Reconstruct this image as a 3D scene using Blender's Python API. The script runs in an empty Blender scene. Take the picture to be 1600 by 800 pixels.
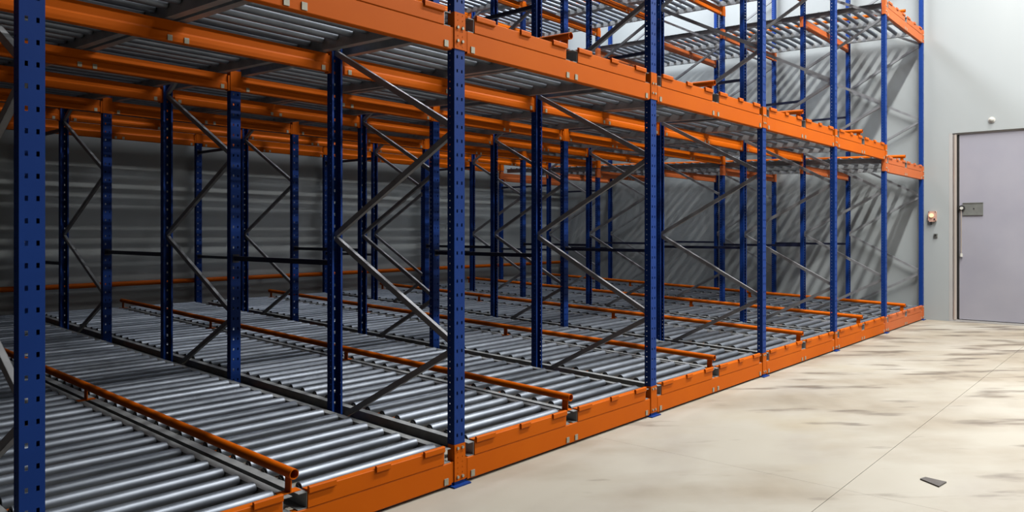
import bpy, math, random
from mathutils import Vector, Matrix
random.seed(7)
scene = bpy.context.scene
COL = scene.collection
PI = math.pi

# ------------------------------------------------------------------ camera
F_PX, YAW = 1186.73, 0.71396
cd = bpy.data.cameras.new('camera'); cam = bpy.data.objects.new('camera', cd); COL.objects.link(cam)
cam.location = (-1.1607, -3.8415, 1.81)
cam.rotation_euler = (PI/2, 0, YAW - PI/2)
cd.sensor_width = 36.0; cd.lens = 36.0*F_PX/1600.0
cd.shift_y = -37.5/1600.0
cd.clip_start = 0.05; cd.clip_end = 100
scene.camera = cam

# ------------------------------------------------------------------ world, lamps, exposure
world = bpy.data.worlds.new('world'); scene.world = world
world.use_nodes = True
world.node_tree.nodes['Background'].inputs[0].default_value = (0.5, 0.52, 0.55, 1)
world.node_tree.nodes['Background'].inputs[1].default_value = 0.004
scene.view_settings.view_transform = 'Standard'
scene.view_settings.look = 'None'
scene.view_settings.gamma = 1.0
scene.view_settings.exposure = 1.14
scene.view_settings.use_curve_mapping = False

def strip_lamp(name, x, y, z, length, width, watts, color):
    l = bpy.data.lights.new(name, 'AREA'); l.shape = 'RECTANGLE'
    l.size = length; l.size_y = width; l.energy = watts; l.color = color
    o = bpy.data.objects.new(name, l); COL.objects.link(o); o.location = (x, y, z)
    return o
# rows of fluorescent tubes hung under the ceiling, running along the aisle and over the racks, plus an added fill
strip_lamp('aisle_tube_lamp', 10.6, -3.2, 11.8, 10.6, 0.30, 1750, (1.0, 0.975, 0.93))
strip_lamp('far_aisle_fill_lamp', 10.2, -7.2, 8.6, 9.0, 0.30, 740, (1.0, 0.975, 0.93))  # added fill light across the aisle, brightens the rack's front faces
strip_lamp('rear_tube_lamp', 12.0, 5.5, 11.8, 8.0, 2.4, 1150, (0.92, 0.95, 1.0))

# ------------------------------------------------------------------ materials
ALB = 0.46      # overall paint reflectance; the lamps and exposure are set to match
def lin(c):
    return tuple(ALB*((v/12.92) if v <= 0.04045 else ((v+0.055)/1.055)**2.4) for v in [x/255.0 for x in c]) + (1.0,)

def new_mat(name):
    m = bpy.data.materials.new(name); m.use_nodes = True
    nt = m.node_tree; b = nt.nodes['Principled BSDF']
    return m, nt, b

def paint(name, c1, c2, rough=0.45, metal=0.0, scale=3.0, stretch=(1, 1, 1), spec=0.5, bump=0.0, coord='Object', detail=4.0):
    m, nt, b = new_mat(name)
    tc = nt.nodes.new('ShaderNodeTexCoord'); mp = nt.nodes.new('ShaderNodeMapping')
    mp.inputs['Scale'].default_value = stretch
    n = nt.nodes.new('ShaderNodeTexNoise'); n.inputs['Scale'].default_value = scale; n.inputs['Detail'].default_value = detail
    r = nt.nodes.new('ShaderNodeValToRGB')
    r.color_ramp.elements[0].position = 0.32; r.color_ramp.elements[1].position = 0.68
    r.color_ramp.elements[0].color = lin(c1); r.color_ramp.elements[1].color = lin(c2)
    L = nt.links.new
    L(tc.outputs[coord], mp.inputs[0]); L(mp.outputs[0], n.inputs['Vector']); L(n.outputs['Fac'], r.inputs[0])
    L(r.outputs[0], b.inputs['Base Color'])
    b.inputs['Roughness'].default_value = rough; b.inputs['Metallic'].default_value = metal
    b.inputs['Specular IOR Level'].default_value = spec
    if bump:
        bp = nt.nodes.new('ShaderNodeBump'); bp.inputs['Strength'].default_value = bump; bp.inputs['Distance'].default_value = 0.01
        L(n.outputs['Fac'], bp.inputs['Height']); L(bp.outputs[0], b.inputs['Normal'])
    return m

M = {}
M['orange'] = paint('orange_paint', (232, 108, 0), (238, 114, 0), 0.55, scale=2.0, spec=0.08)
M['salmon'] = paint('pale_orange_end_bay', (232, 120, 62), (238, 128, 70), 0.55, scale=2.0, spec=0.15)  # paler orange tone for the beams and connectors of the last bay
M['blue'] = paint('blue_paint', (22, 64, 146), (27, 71, 158), 0.5, scale=2.0, spec=0.12)
M['dark_blue'] = paint('dark_blue_paint', (20, 30, 66), (26, 38, 78), 0.45, scale=2.0)
M['galv'] = paint('galvanised_steel', (172, 177, 180), (198, 202, 205), 0.45, metal=0.3, scale=9.0)
M['brace'] = paint('galvanised_brace', (164, 167, 172), (184, 187, 192), 0.40, metal=0.3, scale=8.0)
M['roller'] = paint('zinc_roller', (134, 143, 156), (158, 167, 180), 0.46, metal=0.72, scale=6.0, stretch=(1, 4, 4))
M['cap'] = paint('roller_end_plastic', (28, 28, 28), (40, 40, 38), 0.6, scale=8.0)
M['clip'] = paint('zinc_clip', (182, 178, 158), (200, 196, 176), 0.5, metal=0.2, scale=20.0)
M['wall'] = paint('wall_white', (186, 194, 196), (194, 201, 203), 0.5, scale=0.6, stretch=(1, 1, 0.25))
M['dim_wall'] = paint('wall_grey', (62, 64, 64), (74, 76, 76), 0.7, scale=0.6)
M['ceiling'] = paint('ceiling_white', (150, 153, 155), (160, 163, 165), 0.7, scale=0.6)
M['door'] = paint('door_lavender', (176, 176, 190), (186, 186, 198), 0.4, scale=1.2)
M['steel'] = paint('stainless_steel', (226, 214, 204), (240, 230, 222), 0.32, metal=0.45, scale=2.0, stretch=(1, 1, 0.2))
M['plate'] = paint('lock_plate_grey', (146, 150, 146), (160, 164, 160), 0.4, metal=0.4, scale=8.0)
M['black'] = paint('black_rubber', (20, 20, 20), (30, 30, 30), 0.6, scale=10.0)
M['white'] = paint('white_plastic', (226, 226, 218), (236, 236, 230), 0.5, scale=10.0)
M['pinkbox'] = paint('cream_pink_plastic', (226, 178, 160), (234, 190, 172), 0.45, scale=10.0)
M['joint'] = paint('joint_filler', (96, 84, 74), (120, 106, 94), 0.9, scale=6.0)
M['debris'] = paint('dark_steel_scrap', (92, 86, 84), (116, 110, 106), 0.5, metal=0.4, scale=8.0)
M['trim'] = paint('trim_pale', (196, 196, 196), (206, 204, 202), 0.5, scale=2.0)

# lit indicator lens
m, nt, b = new_mat('lit_lens'); b.inputs['Base Color'].default_value = lin((255, 214, 170))
b.inputs['Emission Color'].default_value = lin((255, 196, 140)); b.inputs['Emission Strength'].default_value = 1.2
M['lens'] = m

# concrete floor: cream with long smears and brown tyre stains
def concrete():
    m, nt, b = new_mat('concrete_floor'); L = nt.links.new
    tc = nt.nodes.new('ShaderNodeTexCoord')
    def noise(scale, stretch, detail=5.0, rot=0.0):
        mp = nt.nodes.new('ShaderNodeMapping'); mp.vector_type = 'TEXTURE'; mp.inputs['Scale'].default_value = [1/v for v in stretch]; mp.inputs['Rotation'].default_value = (0, 0, rot)
        n = nt.nodes.new('ShaderNodeTexNoise'); n.inputs['Scale'].default_value = scale; n.inputs['Detail'].default_value = detail
        L(tc.outputs['Object'], mp.inputs[0]); L(mp.outputs[0], n.inputs['Vector']); return n.outputs['Fac']
    def ramp(src, p0, p1, c0, c1):
        r = nt.nodes.new('ShaderNodeValToRGB'); e = r.color_ramp.elements
        e[0].position = p0; e[1].position = p1; e[0].color = c0; e[1].color = c1
        L(src, r.inputs[0]); return r.outputs[0]
    def mix(f, a, c):
        x = nt.nodes.new('ShaderNodeMix'); x.data_type = 'RGBA'; L(f, x.inputs[0]); L(a, x.inputs[6]); L(c, x.inputs[7]); return x.outputs[2]
    W, K = (1, 1, 1, 1), (0, 0, 0, 1)
    base = ramp(noise(0.7, (1, 1, 1)), 0.3, 0.7, lin((188, 182, 167)), lin((198, 193, 180)))
    grey = ramp(noise(0.9, (0.6, 1.4, 1), 6.0, 0.3), 0.5, 0.7, K, (0.6, 0.6, 0.6, 1))
    gcol = ramp(noise(5.0, (1, 1, 1)), 0.3, 0.7, lin((170, 162, 152)), lin((182, 174, 162)))
    c1 = mix(grey, base, gcol)
    ochre = ramp(noise(0.55, (1.2, 0.8, 1), 4.0, 1.1), 0.56, 0.72, K, (0.5, 0.5, 0.5, 1))
    ocol = ramp(noise(4.0, (1, 1, 1)), 0.3, 0.7, lin((176, 158, 122)), lin((186, 172, 136)))
    c2 = mix(ochre, c1, ocol)
    # worn and tyre-marked towards the door end of the aisle
    sep = nt.nodes.new('ShaderNodeSeparateXYZ'); L(tc.outputs['Object'], sep.inputs[0])
    mr = nt.nodes.new('ShaderNodeMapRange'); mr.inputs[1].default_value = 3.0; mr.inputs[2].default_value = 11.0
    mr.inputs[3].default_value = -0.05; mr.inputs[4].default_value = 0.07; L(sep.outputs[0], mr.inputs[0])
    def plus(a_, b_):
        x = nt.nodes.new('ShaderNodeMath'); x.operation = 'ADD'; L(a_, x.inputs[0]); L(b_, x.inputs[1]); return x.outputs[0]
    worn = ramp(plus(noise(0.9, (0.6, 1.3, 1), 6.0, -0.7), mr.outputs[0]), 0.44, 0.66, K, (0.75, 0.75, 0.75, 1))
    wcol = ramp(noise(2.2, (1, 1.6, 1), 6.0, 0.8), 0.3, 0.7, lin((148, 134, 112)), lin((174, 162, 142)))
    c2 = mix(worn, c2, wcol)
    st = ramp(plus(noise(1.9, (0.5, 1.9, 1), 8.0, -0.80), mr.outputs[0]), 0.59, 0.70, K, (0.85, 0.85, 0.85, 1))
    scol = ramp(noise(7.0, (1, 1, 1)), 0.3, 0.7, lin((92, 80, 70)), lin((122, 106, 88)))
    c3 = mix(st, c2, scol)
    L(c3, b.inputs['Base Color']); b.inputs['Roughness'].default_value = 0.62
    bp = nt.nodes.new('ShaderNodeBump'); bp.inputs['Strength'].default_value = 0.08; bp.inputs['Distance'].default_value = 0.004
    L(noise(18.0, (1, 1, 1)), bp.inputs['Height']); L(bp.outputs[0], b.inputs['Normal'])
    return m
M['concrete'] = concrete()

# ------------------------------------------------------------------ mesh helpers
class MB:
    def __init__(s): s.v = []; s.f = []
    def quad(s, a, b, c, d):
        i = len(s.v); s.v += [tuple(a), tuple(b), tuple(c), tuple(d)]; s.f.append((i, i+1, i+2, i+3)); return s
    def box(s, x0, x1, y0, y1, z0, z1):
        i = len(s.v)
        s.v += [(x0, y0, z0), (x1, y0, z0), (x1, y1, z0), (x0, y1, z0), (x0, y0, z1), (x1, y0, z1), (x1, y1, z1), (x0, y1, z1)]
        s.f += [tuple(i+k for k in q) for q in ((0, 3, 2, 1), (4, 5, 6, 7), (0, 1, 5, 4), (1, 2, 6, 5), (2, 3, 7, 6), (3, 0, 4, 7))]
        return s
    def prism(s, prof, a, b, axis='x'):
        """extrude a closed 2D profile from a to b along an axis; prof is (u,v): x->(y,z), y->(x,z), z->(x,y)"""
        i = len(s.v); n = len(prof)
        def p(u, v, t):
            return {'x': (t, u, v), 'y': (u, t, v), 'z': (u, v, t)}[axis]
        s.v += [p(u, v, a) for u, v in prof] + [p(u, v, b) for u, v in prof]
        for k in range(n):
            s.f.append((i+k, i+(k+1) % n, i+n+(k+1) % n, i+n+k))
        s.f += [tuple(i+k for k in range(n))[::-1], tuple(i+n+k for k in range(n))]
        return s
    def tube(s, r, a, b, axis='x', n=16, r_in=None, cap=True, c=(0, 0)):
        i = len(s.v)
        def p(u, v, t):
            return {'x': (t, u, v), 'y': (u, t, v), 'z': (u, v, t)}[axis]
        ring = [(math.cos(2*PI*k/n), math.sin(2*PI*k/n)) for k in range(n)]
        rings = [(r, a), (r, b)] if r_in is None else [(r_in, a), (r, a), (r, b), (r_in, b)]
        for rr, t in rings:
            s.v += [p(c[0]+rr*u, c[1]+rr*w, t) for u, w in ring]
        m_ = len(rings)
        for q in range(m_ - 1 if r_in is None else m_):
            q2 = (q+1) % m_
            for k in range(n):
                s.f.append((i+q*n+k, i+q*n+(k+1) % n, i+q2*n+(k+1) % n, i+q2*n+k))
        if r_in is None and cap:
            s.f += [tuple(i+k for k in range(n))[::-1], tuple(i+n+k for k in range(n))]
        return s
    def mesh(s, name, mat, smooth=False):
        me = bpy.data.meshes.new(name); me.from_pydata(s.v, [], s.f)
        me.materials.append(M[mat])
        import bmesh
        bm = bmesh.new(); bm.from_mesh(me)
        bmesh.ops.recalc_face_normals(bm, faces=bm.faces)
        if smooth:
            for f in bm.faces: f.smooth = len(f.verts) == 4
            for e in bm.edges:
                if len(e.link_faces) == 2 and e.calc_face_angle(0) > 0.7: e.smooth = False
        bm.to_mesh(me); bm.free(); me.update()
        return me

def sheet(mb, u0, u1, length, cols, pitch, hh, place, first=None):
    """perforated strip: cols = [(centre, width)], holes of height hh every pitch; place(u, w) -> xyz"""
    us = [u0]; solid = []
    for cx, w in sorted(cols):
        us += [cx-w/2, cx+w/2]; solid += [True, False]
    us.append(u1); solid.append(True)
    n = max(1, int(round(length/pitch)))
    for k in range(n):
        z0 = k*pitch; z1 = z0 + pitch; h0 = z0 + pitch/2 - hh/2; h1 = h0 + hh
        mb.quad(place(u0, z0), place(u1, z0), place(u1, h0), place(u0, h0))
        mb.quad(place(u0, h1), place(u1, h1), place(u1, z1), place(u0, z1))
        for a, b, sd in zip(us[:-1], us[1:], solid):
            if sd: mb.quad(place(a, h0), place(b, h0), place(b, h1), place(a, h1))

def obj(name, me, parent=None, loc=(0, 0, 0), rot=(0, 0, 0), label=None):
    o = bpy.data.objects.new(name, me); COL.objects.link(o)
    o.location = loc; o.rotation_euler = rot
    if parent is not None: o.parent = parent
    if label: o['label'] = label
    return o

def thing(name, label, cat, loc=(0, 0, 0), rot=(0, 0, 0), group=None):
    o = bpy.data.objects.new(name, None); COL.objects.link(o)
    o.empty_display_size = 0.1; o.location = loc; o.rotation_euler = rot
    return tag(o, label, cat, group)

def tag(o, label, cat, group=None):
    o['label'] = label; o['category'] = cat
    if group: o['group'] = group
    return o

def structure(name, me, parent=None, loc=(0, 0, 0), label=None):
    o = obj(name, me, parent, loc)
    if parent is None: o['kind'] = 'structure'
    if label: o['label'] = label
    return o

# ------------------------------------------------------------------ dimensions
BAY = 2.7
A, G = 1.4436, 1.6503                       # frame depth, gap between frames
ROW = [0.0, A, A+G, 2*A+G, 2*A+2*G, 3*A+2*G, 9.20]
TILT = 0.032
LEVEL = [0.0, 3.08, 6.14]                   # level offsets, bays left of the last one
LEVEL_END = [0.0, 2.865, 5.67]              # last bay by the end wall
T0, T1 = -1, 6
XW, YW, ZC = 16.33, 9.40, 12.2               # end wall, rear wall, ceiling
def level(bay, l): return LEVEL_END[l] if bay == 5 else LEVEL[l]
POST_H = 7.6
ORD = ['nearest the door wall', 'second from the door wall', 'third from the door wall', 'fourth from the door wall',
       'fifth from the door wall', 'sixth from the door wall', 'cut off by the left edge', 'beyond the left edge']
BAYNAME = {5-k: ('bay ' + ORD[k]) for k in range(7)}
BAYNAME[-1] = 'bay cut off by the left edge'
LINENAME = {6-k: ('line ' + ORD[k]) for k in range(6)}
LINENAME[0] = 'line at far left of picture'; LINENAME[-1] = 'line beyond the left picture edge'
LV = ['bottom', 'middle', 'top']
DEPTH = ['front', 'first', 'second', 'third', 'fourth', 'fifth', 'rearmost']

# ------------------------------------------------------------------ the room
fl = MB().box(-12, XW+0.3, -9.0, YW+0.2, -0.2, -0.012).mesh('floor_bed', 'joint')
floor = structure('floor', fl, label='cream concrete floor with brown smears and thin joints')
g = 0.002
for (x0, x1) in ((-12, 4.40-g/2), (4.40+g/2, XW+0.15)):
    for (y0, y1) in ((-9.0, -2.09-g), (-2.09+g, YW)):
        obj('floor_slab', MB().box(x0, x1, y0, y1, -0.05, 0.0).mesh('floor_slab', 'concrete'), floor)
structure('ceiling', MB().box(-12, XW+0.3, -9.0, YW+0.2, ZC, ZC+0.15).mesh('ceiling', 'ceiling'))
structure('wall_rear', MB().box(-12, XW, YW, YW+0.2, 0, ZC).mesh('wall_rear', 'wall'))
structure('wall_left', MB().box(-12.2, -12, -9.0, YW+0.2, 0, ZC).mesh('wall_left', 'dim_wall'))
structure('wall_front', MB().box(-12, XW+0.3, -9.2, -9.0, 0, ZC).mesh('wall_front', 'dim_wall'))
DY0, DY1, DZ = -0.445, -3.30, 3.81
we = MB().box(XW, XW+0.3, DY0, YW+0.2, 0, ZC).box(XW, XW+0.3, -9.0, DY1, 0, ZC).box(XW, XW+0.3, DY1, DY0, DZ, ZC).mesh('wall_right', 'wall')
structure('wall_right', we)

# ------------------------------------------------------------------ the cold store door in the end wall
d = bpy.data.objects.new('door_1', None); COL.objects.link(d); d['kind'] = 'structure'
d.location = (XW, DY0, 0)
d['label'] = 'tall lavender grey sliding cold store door with steel jamb'
def dp(name, mb, mat, smooth=False, label=None, parent=d): return obj(name, mb.mesh(name, mat, smooth), parent, label=label)
dp('door_panel', MB().box(0.05, 0.12, DY1-DY0, -0.175, 0.05, DZ-0.03), 'door')
dp('door_backing', MB().box(0.20, 0.24, DY1-DY0, 0, 0, DZ), 'black')
dp('jamb_post', MB().tube(0.036, 0.036, DZ-0.03, 'z', 20, c=(0.028, -0.100)), 'steel', True, 'polished stainless steel jamb')
dp('jamb_lining', MB().box(0.0, 0.20, -0.065, -0.001, 0, DZ-0.001), 'trim')
dp('door_seal', MB().box(0.06, 0.11, -0.175, -0.145, 0.02, DZ-0.03), 'black')
dp('head_lining', MB().box(0.03, 0.20, DY1-DY0, -0.066, DZ-0.028, DZ-0.001), 'trim')
dp('threshold', MB().box(0.0, 0.20, DY1-DY0, -0.066, 0.0, 0.035), 'trim')
lp = dp('lock_plate', MB().box(0.036, 0.05, -0.59, -0.235, 2.145, 2.40).box(0.028, 0.038, -0.585, -0.235, 2.385, 2.40).box(0.028, 0.038, -0.585, -0.235, 2.145, 2.16), 'plate', label='grey metal lock plate')
dp('screw', MB().tube(0.012, 0.028, 0.036, 'x', 10, c=(-0.43, 2.28)), 'black', parent=lp)
hd = dp('lock_rosette', MB().tube(0.058, 0.012, 0.05, 'x', 20, c=(-0.222, 2.29)), 'black', True)
dp('lock_knob', MB().tube(0.030, -0.014, 0.012, 'x', 16, c=(-0.222, 2.29)), 'white', True, parent=hd)
dp('door_lever', MB().tube(0.011, 1.36, 2.25, 'z', 10, c=(0.02, -0.213)), 'steel', True)
dp('lever_grip', MB().tube(0.026, 1.31, 1.38, 'z', 12, c=(0.02, -0.213)), 'white', True)

# signal box, switch and detector on the end wall
sb = thing('signal_box', 'small cream pink signal box with lit lens beside the door', 'signal lamp', (XW, -0.15, 2.02))
obj('housing', MB().prism([(-0.075, 0.02), (-0.055, 0), (0.055, 0), (0.075, 0.02), (0.075, 0.20), (0.055, 0.22), (-0.055, 0.22), (-0.075, 0.20)], -0.07, 0, 'x').mesh('housing', 'pinkbox'), sb)
obj('lens', MB().tube(0.042, -0.095, -0.07, 'x', 16, c=(0.01, 0.13)).mesh('lens', 'lens', True), sb)
for yy in (-0.062, 0.062):
    for zz in (0.018, 0.202):
        obj('screw', MB().tube(0.009, -0.076, -0.07, 'x', 8, c=(yy, zz)).mesh('screw', 'black'), sb)
obj('push_button', MB().tube(0.014, -0.086, -0.07, 'x', 10, c=(-0.045, 0.055)).mesh('push_button', 'black'), sb)
obj('cable_gland', MB().tube(0.013, -0.065, 0.0, 'z', 10, c=(-0.035, 0.025)).mesh('cable_gland', 'black'), sb)
sw = thing('key_switch', 'small grey key switch on the wall under the signal box', 'switch', (XW, -0.205, 1.70))
obj('housing', MB().box(-0.03, 0, -0.035, 0.035, 0, 0.075).mesh('switch_housing', 'plate'), sw)
obj('key_barrel', MB().tube(0.02, -0.05, -0.03, 'x', 12, c=(0.0, 0.045)).mesh('key_barrel', 'black', True), sw)
dt = thing('round_detector', 'small round white detector on the wall above the door', 'detector', (XW, -1.19, 4.02))
obj('base_ring', MB().tube(0.06, -0.02, 0, 'x', 20).mesh('base_ring', 'white', True), dt)
dome = MB()
for k in range(5):
    a0, a1 = k*PI/10, (k+1)*PI/10
    for q in range(16):
        b0, b1 = 2*PI*q/16, 2*PI*(q+1)/16
        P = lambda al, be: (-0.02-0.04*math.sin(al), 0.045*math.cos(al)*math.cos(be), 0.045*math.cos(al)*math.sin(be))
        dome.quad(P(a0, b0), P(a0, b1), P(a1, b1), P(a1, b0))
obj('dome', dome.mesh('dome', 'white', True), dt)

# ------------------------------------------------------------------ shared meshes of the racking
# upright post: perforated channel, open side towards +Y
pm = MB(); W2, D2 = 0.052, 0.070
sheet(pm, -W2, W2, POST_H, [(-0.023, 0.013), (0.023, 0.013)], 0.1, 0.023, lambda u, w: (u, 0.0, w))
for sx in (-1, 1):
    sheet(pm, 0.0, D2, POST_H, [(0.046, 0.009)], 0.05, 0.009, lambda u, w, sx=sx: (sx*W2, u, w))
    pm.box(min(sx*W2, sx*(W2-0.018)), max(sx*W2, sx*(W2-0.018)), D2-0.003, D2, 0, POST_H)
ME_POST = pm.mesh('post', 'blue')
ME_BASE = MB().box(-0.085, 0.085, -0.035, 0.115, 0.0, 0.010).box(-0.075, -W2-0.001, 0.01, 0.06, 0.01, 0.06).box(W2+0.001, 0.075, 0.01, 0.06, 0.01, 0.06).mesh('base_plate', 'blue')

# beam connector wrapping a post; h tall, with a dotted front
def connector_mesh(name, h, mat):
    mb = MB(); w = W2+0.004; n = int(round(h/0.035)); p = h/n
    sheet(mb, -w, w, h, [(-0.024, 0.006), (0.024, 0.006)], p, 0.008, lambda u, z: (u, -0.005, z))
    for s in (-1, 1):
        mb.box(min(s*w, s*(w-0.003)), max(s*w, s*(w-0.003)), -0.005, 0.062, 0, h)
        mb.box(min(s*w, s*(w+0.022)), max(s*w, s*(w+0.022)), 0.002, 0.050, 0, 0.147)
    mb.box(-w, w, -0.0015, -0.0005, 0, h)
    return mb.mesh(name, mat)
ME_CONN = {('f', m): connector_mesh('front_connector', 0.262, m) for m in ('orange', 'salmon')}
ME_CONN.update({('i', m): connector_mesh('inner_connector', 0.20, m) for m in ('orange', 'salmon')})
ME_BOLT = MB().tube(0.011, -0.014, -0.005, 'y', 8).mesh('bolt', 'clip')

# diagonal braces (channels), rear node <-> front node, 0.78 m per step
STEP, YF, YR = 0.78, 0.055, A+0.015
def brace_mesh(y0, z0, y1, z1):
    L = math.hypot(y1-y0, z1-z0); mb = MB()
    h, w, t = 0.022, 0.017, 0.003
    mb.box(-w, w, 0, L, h-t, h).box(-w, -w+t, 0, L, -h, h).box(w-t, w, 0, L, -h, h)
    mb.box(-w, w, 0, L, -h, -h+t)
    ang = math.atan2(z1-z0, y1-y0); c, s = math.cos(ang), math.sin(ang)
    mb.v = [(x, y0 + y*c - z*s, z0 + y*s + z*c) for x, y, z in mb.v]
    return mb.mesh('brace', 'brace')
ME_UP = brace_mesh(YR, 0, YF, STEP-0.03)          # rises from rear to front
ME_DN = brace_mesh(YF, 0, YR, STEP-0.03)          # rises from front to rear
ME_FOOT = brace_mesh(YR-0.14, 0.30, YF, 0.96)
ME_NODE_BOLT = MB().tube(0.010, -W2-0.008, W2+0.008, 'x', 8).mesh('node_bolt', 'clip')

# front beam
def bevel_box(mb, x0, x1, y0, y1, z0, z1, b):
    mb.prism([(y0, z0+b), (y0+b, z0), (y1, z0), (y1, z1), (y0+b, z1), (y0, z1-b)], x0, x1, 'x')
def front_beam(mat):
    mb = MB()
    bevel_box(mb, 0.080, BAY-0.080, 0.0, 0.055, 0.020, 0.181, 0.005)
    bevel_box(mb, 0.155, 1.2655, -0.003, 0.055, 0.1815, 0.292, 0.004)
    bevel_box(mb, 1.4345, BAY-0.155, -0.003, 0.055, 0.1815, 0.292, 0.004)
    return mb.mesh('bar_body', mat)
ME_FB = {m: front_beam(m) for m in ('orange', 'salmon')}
TABS = [(0.165, 0.37), (0.67, 0.785), (1.08, 1.264), (1.436, 1.63), (1.94, 2.055), (2.355, 2.543)]
def tab_mesh(w, mat):
    mb = MB(); mb.prism([(-0.013, 0.270), (-0.016, 0.275), (-0.016, 0.305), (-0.011, 0.312), (0.006, 0.312), (0.006, 0.2925), (-0.0035, 0.2925), (-0.0035, 0.270)], -w/2, w/2, 'x')
    return mb.mesh('stop_tab', mat)
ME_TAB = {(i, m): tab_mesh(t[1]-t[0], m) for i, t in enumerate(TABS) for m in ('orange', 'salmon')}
ME_CLIP = MB().box(-0.019, 0.019, -0.006, -0.0005, 0.032, 0.078).mesh('clip', 'clip')
CLIPX = [0.134, 1.350-0.06, 1.350+0.06, BAY-0.134]
# inner cross beam: z from 0 to 0.150
def inner_beam(mat, h):
    mb = MB()
    mb.prism([(0.004, 0), (0.0, 0.004), (0.0, h*0.42), (0.010, h*0.52), (0.010, h), (0.052, h), (0.052, 0)], 0.080, BAY-0.080, 'x')
    return mb.mesh('bar_body', mat)
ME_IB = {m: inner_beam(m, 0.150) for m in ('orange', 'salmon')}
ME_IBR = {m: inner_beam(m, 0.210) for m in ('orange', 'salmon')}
ME_ICLIP = MB().box(-0.017, 0.017, -0.005, -0.0003, 0.004, 0.044).mesh('clip', 'clip')

# roller lane: two channel rails and the rollers; lane local x from 0 (web) to LW
LW = 1.118; LANE_L = 9.16
def rail_mesh(side):
    mb = MB(); t = 0.004; f = 0.062
    x0, x1 = (-f, 0.0) if side < 0 else (LW, LW+f)
    z0, z1 = 0.0, 0.098
    mb.box(x0, x1, 0, LANE_L, z1-t, z1).box(x0, x1, 0, LANE_L, z0, z0+t)
    if side < 0: mb.box(-t, 0, 0, LANE_L, z0+t, z1-t)
    else: mb.box(LW, LW+t, 0, LANE_L, z0+t, z1-t)
    return mb.mesh('rail', 'galv')
ME_RAIL = [rail_mesh(-1), rail_mesh(1)]
RR = 0.037
def roller_mesh():
    n = 16; prof = [(0.0, 0.002), (0.022, 0.002), (0.022, 0.010), (RR-0.003, 0.010), (RR, 0.013)]
    prof = prof + [(r, LW-x) for r, x in prof[::-1]]
    mb = MB(); mb.v = [(x, r*math.cos(2*PI*k/n), r*math.sin(2*PI*k/n)) for r, x in prof[1:-1] for k in range(n)]
    m_ = len(prof)-2
    for q in range(m_-1):
        for k in range(n): mb.f.append((q*n+k, q*n+(k+1) % n, (q+1)*n+(k+1) % n, (q+1)*n+k))
    mb.f += [tuple(range(n)), tuple((m_-1)*n+k for k in range(n))]
    me = mb.mesh('roller', 'roller', True); me.materials.append(M['cap'])
    for p in me.polygons:
        if p.center.x < 0.011 or p.center.x > LW-0.011: p.material_index = 1
    return me
ME_ROLLER = roller_mesh()
PITCH = 0.19; NROLL = 48; Y0R = 0.106

# guide tube
TUBE_L = 9.12
ME_TUBE = MB().tube(0.031, 0, TUBE_L, 'y', 18, r_in=0.027).mesh('tube', 'orange', True)
ME_TSUP = MB().box(-0.004, 0.004, -0.03, 0.03, -0.118, -0.029).box(-0.07, 0.07, -0.03, 0.03, -0.1175, -0.115).mesh('support', 'orange')

def bay_x(b): return b*BAY
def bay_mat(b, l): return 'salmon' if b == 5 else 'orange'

# ------------------------------------------------------------------ upright frames
def connector_levels(t, row):
    """(z, material) of the connectors on a post of line t"""
    out = []
    for l in range(3):
        zs = {}
        if t-1 >= -1 and t-1 <= 5: zs[level(t-1, l)] = bay_mat(t-1, l)
        if t <= 5 and t >= -1: zs[level(t, l)] = bay_mat(t, l)
        out += [(l, z, m) for z, m in zs.items()]
    return out

def add_connectors(parent, t, row, y_local, flip):
    for l, z, m in connector_levels(t, row):
        if row == 0:
            c = obj('front_connector', ME_CONN[('f', m)], parent, (0, y_local, z+0.034))
            for bx in (-0.024, 0.024):
                for bz in ((0.03, 0.235) if l == 0 else (0.06, 0.155)):
                    obj('bolt', ME_BOLT, c, (bx, 0, bz))
        else:
            obj('inner_connector', ME_CONN[('i', m)], parent, (0, y_local, z+0.012+TILT*ROW[row]), (0, 0, PI if flip else 0))

NODES = []      # (z_low, mesh) brace pieces
for t in range(T0, T1+1):
    for k in range(3):
        y = ROW[2*k]
        where = ['front row', 'second row back', 'third row back'][k]
        fr = thing('upright_frame', 'blue braced upright frame, %s, %s' % (where, LINENAME[t]), 'rack frame', (bay_x(t), y, 0), group='blue upright frames')
        obj('post', ME_POST, fr, (0, 0, 0.010)); obj('post', ME_POST, fr, (0, A+D2, 0.010), (0, 0, PI))
        obj('base_plate', ME_BASE, fr); obj('base_plate', ME_BASE, fr, (0, A+D2, 0), (0, 0, PI))
        obj('brace', ME_FOOT, fr)
        z = 0.99; up = False
        while z + STEP < POST_H:
            obj('brace', ME_UP if up else ME_DN, fr, (0, 0, z+0.015))
            z += STEP; up = not up
        add_connectors(fr, t, 2*k, 0, False)
        add_connectors(fr, t, 2*k+1, A+D2, True)
    fr = thing('rear_upright', 'single dark blue upright by the rear wall, %s' % LINENAME[t], 'rack post', (bay_x(t), ROW[6], 0), group='single uprights at the rear wall')
    obj('post', ME_POST, fr, (0, 0, 0.010)); obj('base_plate', ME_BASE, fr)
    add_connectors(fr, t, 6, 0, False)

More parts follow.
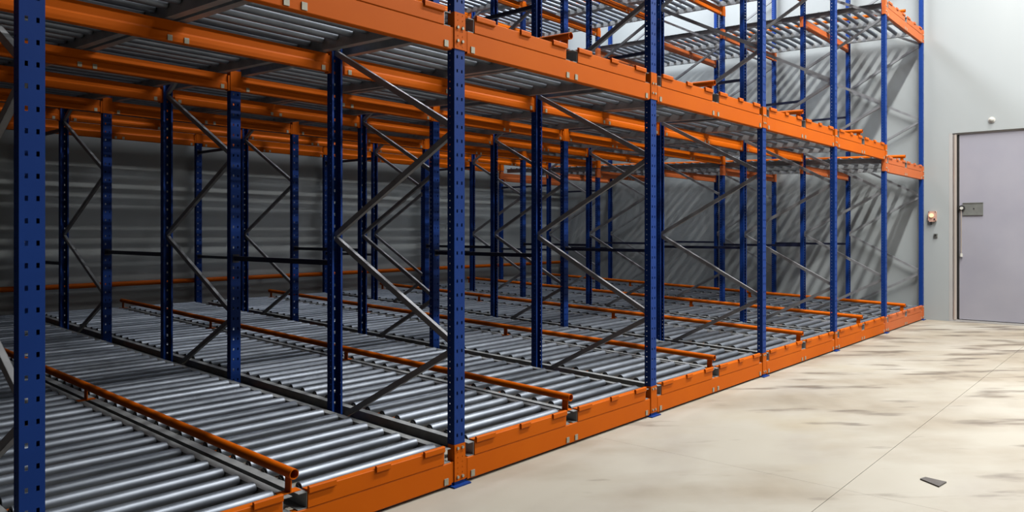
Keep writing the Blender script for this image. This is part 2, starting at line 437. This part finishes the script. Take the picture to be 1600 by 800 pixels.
# ------------------------------------------------------------------ spacer bars between the frames
ME_SP = {}
def spacer(t, gap, z, what):
    y0 = ROW[2*gap+1] + D2 + 0.001; y1 = ROW[2*gap+2] - 0.001
    key = round(y1-y0, 4)
    if key not in ME_SP:
        ME_SP[key] = MB().box(-0.018, 0.018, 0, key, -0.022, 0.022).box(-0.035, 0.035, 0, 0.005, -0.04, 0.04).box(-0.035, 0.035, key-0.005, key, -0.04, 0.04).mesh('spacer_bar', 'dark_blue')
    o = obj('spacer_bar', ME_SP[key], None, (bay_x(t), y0, z))
    gapn = ['first gap', 'second gap', 'rear gap'][gap]
    tag(o, 'dark spacer bar %s, %s, %s' % (what, gapn, LINENAME[t]), 'spacer bar', 'spacer bars between frames')
for t in range(T0, T1+1):
    spacer(t, 0, 1.55, 'below eye height'); spacer(t, 1, 1.56, 'below eye height'); spacer(t, 2, 1.375, 'below eye height')
    spacer(t, 2, 3.22 if t < 5 else 2.95, 'under middle level')
    for gp in range(3): spacer(t, gp, 4.32, 'above middle level')

# ------------------------------------------------------------------ beams
for b in range(-1, 6):
    for l in range(3):
        z = level(b, l); m = bay_mat(b, l); tone = 'pale orange' if m == 'salmon' else 'orange'
        fb = thing('front_crossbar', '%s notched front crossbar, %s level, %s' % (tone, LV[l], BAYNAME[b]), 'crossbar', (bay_x(b), 0, z), group='front crossbars')
        obj('bar_body', ME_FB[m], fb)
        for i, tb in enumerate(TABS): obj('stop_tab', ME_TAB[(i, m)], fb, ((tb[0]+tb[1])/2, 0, 0))
        for cx in CLIPX: obj('clip', ME_CLIP, fb, (cx, 0, 0))
        for r in range(1, 7):
            zz = z + 0.172 + TILT*ROW[r] - (0.150 if r < 6 else 0.210) - 0.001
            yb = ROW[r] + 0.009
            ib = thing('rack_crossbar', '%s crossbar under %s level, %s row back, %s' % (tone, LV[l], DEPTH[r], BAYNAME[b]), 'crossbar', (bay_x(b), yb, zz), group='inner crossbars')
            obj('bar_body', (ME_IB if r < 6 else ME_IBR)[m], ib)
            if l > 0:
                for cx in CLIPX: obj('clip', ME_ICLIP, ib, (cx, 0, 0))

# ------------------------------------------------------------------ roller lanes and guide tubes
tilt_rot = math.atan(TILT)
for b in range(-1, 6):
    for l in range(3):
        z = level(b, l)
        for s in range(2):
            x0 = bay_x(b) + (0.150 if s == 0 else BAY-0.150-LW)
            ln = thing('roller_lane', 'grey roller lane, %s level, %s lane of %s' % (LV[l], ('left', 'right')[s], BAYNAME[b]), 'roller lane', (x0, 0.004, z+0.183), (tilt_rot, 0, 0), group='roller lanes')
            for me in ME_RAIL: obj('rail', me, ln)
            for k in range(NROLL):
                y = Y0R + k*PITCH
                obj('roller', ME_ROLLER, ln, (0, y, 0.088), (random.uniform(0, 6.28), 0, 0))
        gt = thing('guide_tube', 'orange pallet guide tube, %s level, %s' % (LV[l], BAYNAME[b]), 'guide rail', (bay_x(b)+BAY/2, 0.01, z+0.400), (tilt_rot, 0, 0), group='orange guide tubes')
        obj('tube', ME_TUBE, gt)
        for y in (0.06, 3.12, 6.18, 9.06): obj('support', ME_TSUP, gt, (0, y, 0))

# stop rail along the rear wall
sr = thing('stop_rail', 'long orange tube rail running low along the rear wall behind the lanes', 'rail', (0, 9.312, 0.95))
obj('tube', MB().tube(0.040, -2.9, XW-0.002, 'x', 16).mesh('stop_tube', 'orange', True), sr)
for t in range(T0, T1):
    obj('wall_bracket', MB().box(-0.03, 0.03, 0.03, YW-9.312, -0.03, 0.03).mesh('wall_bracket', 'orange'), sr, (bay_x(t)+1.35, 0, 0))

# flat scrap plate lying on the floor
pl = MB().prism([(-0.046, 0.069), (0.021, 0.048), (0.001, -0.093), (-0.144, -0.074)], 0, 0.010, 'z').mesh('scrap_plate', 'debris')
o = obj('scrap_plate', pl, None, (5.03, -2.53, 0.0))
tag(o, 'small dark flat metal plate lying on the open concrete floor', 'metal plate')
